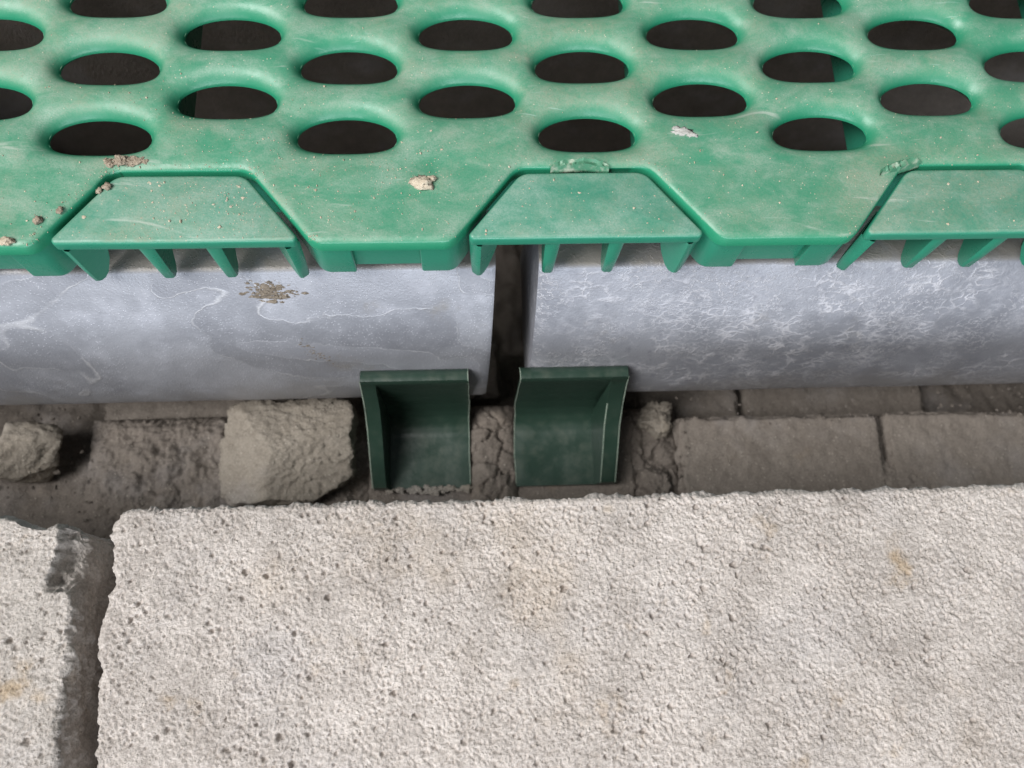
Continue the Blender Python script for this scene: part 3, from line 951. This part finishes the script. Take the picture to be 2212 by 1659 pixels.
def build_deck():
    pts, edges = [], []
    def loop(q, con=True):
        s = len(pts)
        pts.extend([tuple(p) for p in q])
        if con:
            edges.extend([(s + i, s + (i + 1) % len(q)) for i in range(len(q))])
        return list(range(s, s + len(q)))
    loop(OUT)
    for d in (0.45, 1.0, 1.8):
        q = inset(OUT, d)
        loop([p for p in q if -40 < p[1] < 100], False)
    NR = 44
    th = np.linspace(0, 2 * math.pi, NR, endpoint=False)
    for hx, hy in HOLES:
        vis = -75 < hx < 320 and hy < 62
        for d in ((0, 0.25, 0.55, 0.95, 1.45, 2.1, 2.9, 3.9, 5.2) if vis else (0, 1.0, 2.6)):
            ct, st_ = np.cos(th), np.sin(th)
            far = st_ > 0
            e = np.where(far, 1.0, 2 / HN_NEAR)
            ex = HA * np.sign(ct) * np.abs(ct) ** e
            ey = np.where(far, HB_FAR, HB_NEAR) * np.sign(st_) * np.abs(st_) ** e
            _, nx, ny = hole_r(ex, ey)
            l = np.hypot(nx, ny)
            q = np.stack([hx + ex + d * nx / l, hy + ey + d * ny / l], -1)
            loop(q, d < 3)
    r = np.random.default_rng(3)
    gx, gy = np.meshgrid(np.arange(-128, 376, 1.9), np.arange(-29, 106, 1.9))
    g = np.stack([gx.ravel(), gy.ravel()], -1) + r.uniform(-.3, .3, (gx.size, 2))
    g = g[inside_poly(g, OUT)]
    g = g[seg_dist(g) > 2.4]
    keep = np.ones(len(g), bool)
    for hx, hy in HOLES:
        x, y = g[:, 0] - hx, g[:, 1] - hy
        rr, gx_, gy_ = hole_r(x, y); keep &= (rr - 1) / np.hypot(gx_, gy_) > 5.6
    g = g[keep]
    loop(g, False)
    V, E_, F, *_ = delaunay_2d_cdt([Vector(p) for p in pts], edges, [], 0, 1e-4, False)
    V = np.array([v[:] for v in V]); F = np.array(F)
    c = V[F].mean(1)
    k = inside_poly(c, OUT)
    for hx, hy in HOLES:
        k &= hole_r(c[:, 0] - hx, c[:, 1] - hy)[0] > 0.99
    F = F[k]
    z = deck_z(V)
    # ccw
    a, b_, c_ = V[F[:, 0]], V[F[:, 1]], V[F[:, 2]]
    cr = (b_[:, 0] - a[:, 0]) * (c_[:, 1] - a[:, 1]) - (b_[:, 1] - a[:, 1]) * (c_[:, 0] - a[:, 0])
    F[cr < 0] = F[cr < 0][:, ::-1]
    W = np.column_stack([V, z])
    # walls from every open border
    cnt = {}
    for f in F:
        for i in range(3):
            e = (f[i], f[(i + 1) % 3]); cnt[e] = cnt.get(e, 0) + 1
    bd = [e for e in cnt if (e[1], e[0]) not in cnt]
    faces = F.tolist()
    newv = W.tolist()
    low, low2 = {}, {}
    def hole_of(p):
        d = hole_r(p[0] - HC[:, 0], p[1] - HC[:, 1])[0]
        i = d.argmin()
        return HC[i] if d[i] < 1.05 else None
    for e in bd:
        for v in e:
            if v not in low:
                p = W[v]; h = hole_of(p)
                low[v] = len(newv)
                if h is not None:
                    _, n0, n1 = hole_r(p[0] - h[0], p[1] - h[1]); n = np.array([float(n0), float(n1)]); n /= np.linalg.norm(n)
                    newv.append([p[0] - n[0] * 0.15, p[1] - n[1] * 0.15, p[2] - 0.5])
                    low2[v] = len(newv)
                    newv.append([p[0] + n[0] * 2.6, p[1] + n[1] * 2.6, p[2] - 3.6])
                else:
                    newv.append([p[0], p[1], p[2] - 3.6])
                    low2[v] = None
    for a, b_ in bd:
        faces.append([b_, a, low[a], low[b_]])
        if low2[a] is not None and low2[b_] is not None:
            faces.append([low[b_], low[a], low2[a], low2[b_]])
    return mesh_obj('perforated_deck', np.array(newv) - PO, faces, M_GREEN, panel, True, 48)
deck = build_deck()

def child_prism(name, poly, z0, z1_, mat, parent, off=PO, bev=0.6, botb=0.3, fn=None, angle=40):
    V, F = prism(poly, z0, z1_, bev, botb)
    V = np.array(V)
    if fn: V = fn(V)
    return mesh_obj(name, V - off, F, mat, parent, True, angle)

def rib(tab_obj, p_front, direction, width, depth, ztop, zbot, off, lean=0.0):
    """tapering blade: full depth at the top, cut back to a blunt tip at the front edge"""
    dx, dy = direction
    l = math.hypot(dx, dy); dx, dy = dx / l, dy / l
    sx, sy = -dy, dx
    prof = []   # (along, z)
    H = ztop - zbot
    prof = [(0.0, ztop), (0.1, ztop - 0.55 * H), (0.35, zbot + 1.6), (1.1, zbot + 0.35), (2.4, zbot), (4.4, zbot + 1.0), (depth * 0.82, zbot + 0.26 * H), (depth * 0.97, zbot + 0.48 * H), (depth, ztop)]
    V, F = [], []
    sec = [(-0.5, 0.35), (-0.28, 0.0), (0.28, 0.0), (0.5, 0.35)]
    n = len(prof)
    # cross-section softened: four columns
    for (s, back) in [(-0.5, 0.45), (-0.3, 0.0), (0.3, 0.0), (0.5, 0.45)]:
        for i, (a, z) in enumerate(prof):
            taper = 1.0 - 0.30 * (ztop - z) / H
            aa = a + (back if i < 5 else -back if i > 5 else 0)
            zz = z + (back * 0.8 if 2 < i < 7 else 0)
            V.append((p_front[0] + dx * aa + sx * s * width * taper, p_front[1] + dy * aa + sy * s * width * taper, zz))
    for r in range(3):
        for i in range(n - 1):
            F.append([r * n + i, r * n + i + 1, (r + 1) * n + i + 1, (r + 1) * n + i])
    F.append(list(range(n))[::-1])
    F.append([3 * n + i for i in range(n)])
    V = np.array(V)
    o = mesh_obj('rib', V - off, F, M_GREEN2, tab_obj, True, 35)
    import bmesh
    bm = bmesh.new(); bm.from_mesh(o.data)
    bmesh.ops.recalc_face_normals(bm, faces=bm.faces)
    bm.to_mesh(o.data); bm.free()
    return o

for ti, c in enumerate(TABS):
    # tab plate
    pl = round_poly([(c - 30.7, -28.9), (c + 30.7, -28.9), (c + 15.9, -10.2), (c - 15.9, -10.2)], [1.2, 1.2, 5.2, 5.2], 8)
    q = []
    for i in range(len(pl)):
        a, b_ = np.array(pl[i]), np.array(pl[(i + 1) % len(pl)])
        L_ = np.linalg.norm(b_ - a); k = max(1, int(L_ / 4))
        for w in range(k): q.append(tuple(a + (b_ - a) * w / k))
    tilt = (0.004, -0.003, 0.0, 0.002, 0.001)[ti]
    def fn(V, c=c, tilt=tilt):
        V = V.copy()
        V[:, 2] += (V[:, 0] - c) * tilt + 0.15 * fbm(p3(V[:, 0] / 20, V[:, 1] / 20, 2.2), 2)
        return V
    tab = child_prism('interlocking_tab', q, -4.9, -1.2, M_GREEN2, panel, PO, 1.0, 0.4, fn)
    # ribs hang from the tab, near its front edge
    for s in (-1, 1):
        rib(tab, (c + s * 8.2, -28.6), (0, 1), 3.9, 9.0, -4.7, -24.4, PO)
        d = (-s * 14.8, 18.7)
        rib(tab, (c + s * 28.2, -28.5), d, 3.9, 9.0, -4.7, -24.4, PO)

# skirts below the tongues: two corner posts with a recessed web between
for c in [(a + b_) / 2 for a, b_ in zip(TABS[:-1], TABS[1:])]:
    for s in (-1, 1):
        post = round_poly([(c + s * 17.4, -28.8), (c + s * 8.6, -28.8), (c + s * 8.6, -22.8), (c + s * 17.5, -15), (c + s * 26.6, -15.0)], [4.2, 0.5, 0.5, 0.5, 0.8], 6)
        child_prism('corner_post', post, -20.6, -1.6, M_GREEN2, panel, PO, 0.1, 1.6)
    web = [(c - 9.2, -26.9), (c + 9.2, -26.9), (c + 9.2, -25.2), (c - 9.2, -25.2)]
    child_prism('skirt_web', web, -19.0, -1.6, M_GREEN2, panel, PO, 0.1, 0.4)
# bearing ribs under the deck, standing on the beam
for y0 in (-7.0,):
    child_prism('bearing_rib', [(-129, y0), (375, y0), (375, y0 + 2), (-129, y0 + 2)], -26.1 if y0 < 0 else -22, -2.6 if y0 < 0 else -3.2, M_GREEN2, panel, PO, 0.1, 0.3)
for xr in (-100, 16.2, 78.8, 141.2, 203.8, 266.2, 330):
    child_prism('cross_rib', [(xr - 1, -4.8), (xr + 1, -4.8), (xr + 1, 106), (xr - 1, 106)], -20, -3.4, M_GREEN2, panel, PO, 0.1, 0.3)

# torn flashing at the notch edges
def burr(x0, x1, y, seed, bend):
    r = np.random.default_rng(seed)
    n = 26
    V, F = [], []
    for i in range(n):
        t = i / (n - 1)
        x = x0 + (x1 - x0) * t
        env = math.sin(math.pi * min(1, t * 1.02)) ** 0.35
        yy = y + bend * (t - 0.5) ** 2 * 4 if bend < 0 else y + bend * t
        a = r.normal(0, 0.12, 4)
        w = 1.6 * env
        V += [(x, yy - 0.75 + a[0] * .6, -1.9), (x, yy - 0.2 + a[1], 0.15 + 0.5 * env + a[0] * 2.0), (x, yy + 0.35 * w + a[2], 0.05 + 0.55 * env + a[1] * 2.2),
              (x, yy + 0.85 * w + a[3], 0.25 + 0.75 * env + a[2] * 1.6), (x, yy + 1.25 * w + 0.15, -0.55)]
    for i in range(n - 1):
        for k in range(4):
            F.append([i * 5 + k, i * 5 + k + 1, (i + 1) * 5 + k + 1, (i + 1) * 5 + k])
    F.append([0, 1, 2, 3, 4]); F.append([(n - 1) * 5 + k for k in range(5)][::-1])
    F = [f[::-1] for f in F]
    tag(mesh_obj('torn_flashing', np.array(V) - PO, F, M_BURR, panel, True, 30), 'pale torn plastic flashing at the notch edge')
burr(114.6, 129.6, -9.0, 5, -0.5)
burr(200.0, 211.5, -12.2, 6, 3.6)

# ------------------------------------------------------------------ dirt lying on things
def crumb(name, label, parts, mat, seed, group='crumbs of dirt on the floor panel', sub=3):
    V, F = [], []
    for k, (c, r_) in enumerate(parts):
        v, f = rock(c, r_, seed + k, sub, lump=0.7, fine=0.4, facets=5)
        o_ = len(V)
        V += v.tolist(); F += [[a + o_ for a in q] for q in f]
    return tag(mesh_obj(name, V, F, mat, None, sub > 2), label, 'dirt', group)

dz = lambda x, y: float(deck_z(np.array([[x, y]]))[0])
crumb('dirt_crumb', 'pale crumbly lump on the tongue left of the middle tab', [((82.2, -14.0, dz(82.2, -14) + 0.7), (2.7, 2.0, 1.3)), ((84.4, -12.6, dz(84.4, -12.6) + 0.4), (1.3, 0.9, 0.8)), ((80.2, -12.9, dz(80.2, -12.9) + 0.3), (1.1, 0.8, 0.6))], M_CRUMB, 11)
rh = np.random.default_rng(77)
heap = []
for k in range(170):
    x = rh.normal(7.2, 1.9) if k % 3 else rh.normal(10.5, 1.6); y = -6.6 + rh.normal(0, 0.55); q = abs(rh.normal(0, 0.26)) + 0.1
    heap.append(((x, y, dz(x, y) + 0.6 * abs(rh.normal()) * math.exp(-((x - 7.2) / 2) ** 2) + 0.2 * q), (q * 1.3, q, q * 0.8)))
crumb('dirt_crumb', 'brown crumbly heap behind the left tab', heap, M_DUSTLUMP, 21, sub=2)
crumb('dirt_flake', 'flat grey splash right of the front hole above the middle tab', [((149.5, 0.9, dz(149.5, .9) + 0.0), (2.6, 1.2, 0.35)), ((151.8, -0.2, dz(151.8, -.2)), (1.7, 0.8, 0.3)), ((147.8, 1.8, dz(147.8, 1.8)), (1.1, 0.7, 0.3))], M_FLAKE, 31)
crumb('dirt_crumb', 'tan pebble near the slanting joint left of the left tab', [((-10.8, -23.2, dz(-10.8, -23.2) + 0.4), (1.1, 1.0, 0.9))], M_DUSTLUMP, 41)
crumb('dirt_crumb', 'pinkish crumb at the left edge of the panel front', [((-17.4, -28.6, dz(-17.4, -28.6) + 0.5), (1.7, 1.0, 0.9))], M_CRUMB, 42)
crumb('dirt_crumb', 'two tan crumbs on the rounded corner of the left tab', [((4.2, -13.6, -0.8), (1.1, 0.9, 0.8)), ((2.4, -14.6, -0.9), (0.8, 0.7, 0.6))], M_DUSTLUMP, 43)
crumb('dirt_crumb', 'tan pebble lower on the slanting joint left of the left tab', [((-6.0, -20.4, dz(-6.9, -20.4) + 0.3), (0.9, 0.8, 0.7))], M_DUSTLUMP, 44)

# grit: too many and too small to count
def build_grit():
    r = np.random.default_rng(99)
    v0, f0 = ico(1)
    V, F = [], []
    def put(x, y, z, s):
        o_ = len(V)
        w = v0 * s * r.uniform(0.6, 1.3, 3) * (1 + 0.25 * r.normal(size=(len(v0), 1)))
        V.extend((w + np.array([x, y, z + s * 0.3])).tolist())
        F.extend([[a + o_ for a in q] for q in f0])
    P = []
    for cx, cy, sx, sy, n in ((45, -3, 14, 4, 160), (82, -10, 7, 4, 90), (60, -18, 16, 6, 130), (72, -20, 14, 5, 90), (20, 8, 20, 6, 90), (-15, -18, 10, 7, 70), (110, 2, 70, 14, 120), (160, -14, 18, 6, 50), (185, 5, 30, 12, 60), (10, 20, 20, 12, 60), (50, 14, 5, 3, 30), (205, 16, 25, 10, 60)):
        P.append(np.stack([r.normal(cx, sx, n), r.normal(cy, sy, n)], -1))
    P = np.concatenate(P)
    P = P[inside_poly(P, OUT)]
    P = P[seg_dist(P) > 0.8]
    ok = np.ones(len(P), bool)
    for hx, hy in HOLES:
        ok &= hole_r(P[:, 0] - hx, P[:, 1] - hy)[0] > 1.15
    P = P[ok]
    Z = deck_z(P)
    for (x, y), z in zip(P, Z):
        put(x, y, z, r.choice([0.08, 0.12, 0.18, 0.28], p=[.45, .35, .15, .05]))
    for c, n in ((21.6, 480), (122.9, 90), (224.2, 60)):
        for k in range(n):
            y = r.uniform(-28, -12); hw = 15 + (-10.2 - y) / 18.7 * 14 - 1.5
            x = c + r.uniform(-hw, hw)
            put(x, y, -1.3, r.choice([0.09, 0.14, 0.22, 0.36], p=[.45, .34, .16, .05]))
    E_ = [p for p in inset(OUT, 0.9) if -29 < p[1] < -6 and -40 < p[0] < 270]
    for k in range(520):
        i = r.integers(len(E_))
        w = 1.0 if E_[i][0] < 60 else 0.35
        if r.uniform() > w: continue
        x, y = np.array(E_[i]) + r.normal(0, 0.8, 2)
        pp = np.array([[x, y]])
        if not inside_poly(pp, OUT)[0]: continue
        put(x, y, float(deck_z(pp)[0]), r.choice([0.10, 0.15, 0.24], p=[.55, .33, .12]))
    o = mesh_obj('grit', np.array(V), F, M_CRUMB, None, False)
    tag(o, 'tiny pale grit sprinkled over the green panel and tabs', 'grit', kind='stuff')
build_grit()

# mud stuck on the left beam
r = np.random.default_rng(5)
parts = []
for k in range(330):
    x = r.normal(38, 3.0); z = r.normal(-32.2 - 0.12 * (x - 38), 1.3)
    s = abs(r.normal(0.0, 0.28)) + 0.14
    parts.append(((x, beam_y(z) + 0.05, z), (s * 1.7, s * 0.6, s)))
crumb('mud_crust', 'brown mud crust stuck on the left beam below the left tab', parts, M_MUD, 200, 'mud stuck on the left beam', 2)
parts = []
for k in range(90):
    t = r.uniform(0, 1)
    x = 43 + 11 * t + r.normal(0, 0.8); z = -50 - 14 * t + r.normal(0, 1.0)
    s = r.uniform(0.12, 0.32)
    parts.append(((x, beam_y(z) + 0.1, z), (s * 1.6, s * 0.5, s)))
crumb('mud_crust', 'thin brown smear of mud lower down on the left beam', parts, M_MUD, 300, 'mud stuck on the left beam', 1)
# crumbs caught on the front of the left clip
parts = []
for k in range(80):
    q = abs(r.normal(0, 0.4)) + 0.15
    parts.append(((r.uniform(63, 92), -71.0 + r.normal(0, .6), -106.3), (q * 1.5, q, q * 0.8)))
crumb('dirt_crumb', 'row of grey crumbs along the front of the left clip', parts, M_ROCK, 400, 'crumbs by the clips', 2)
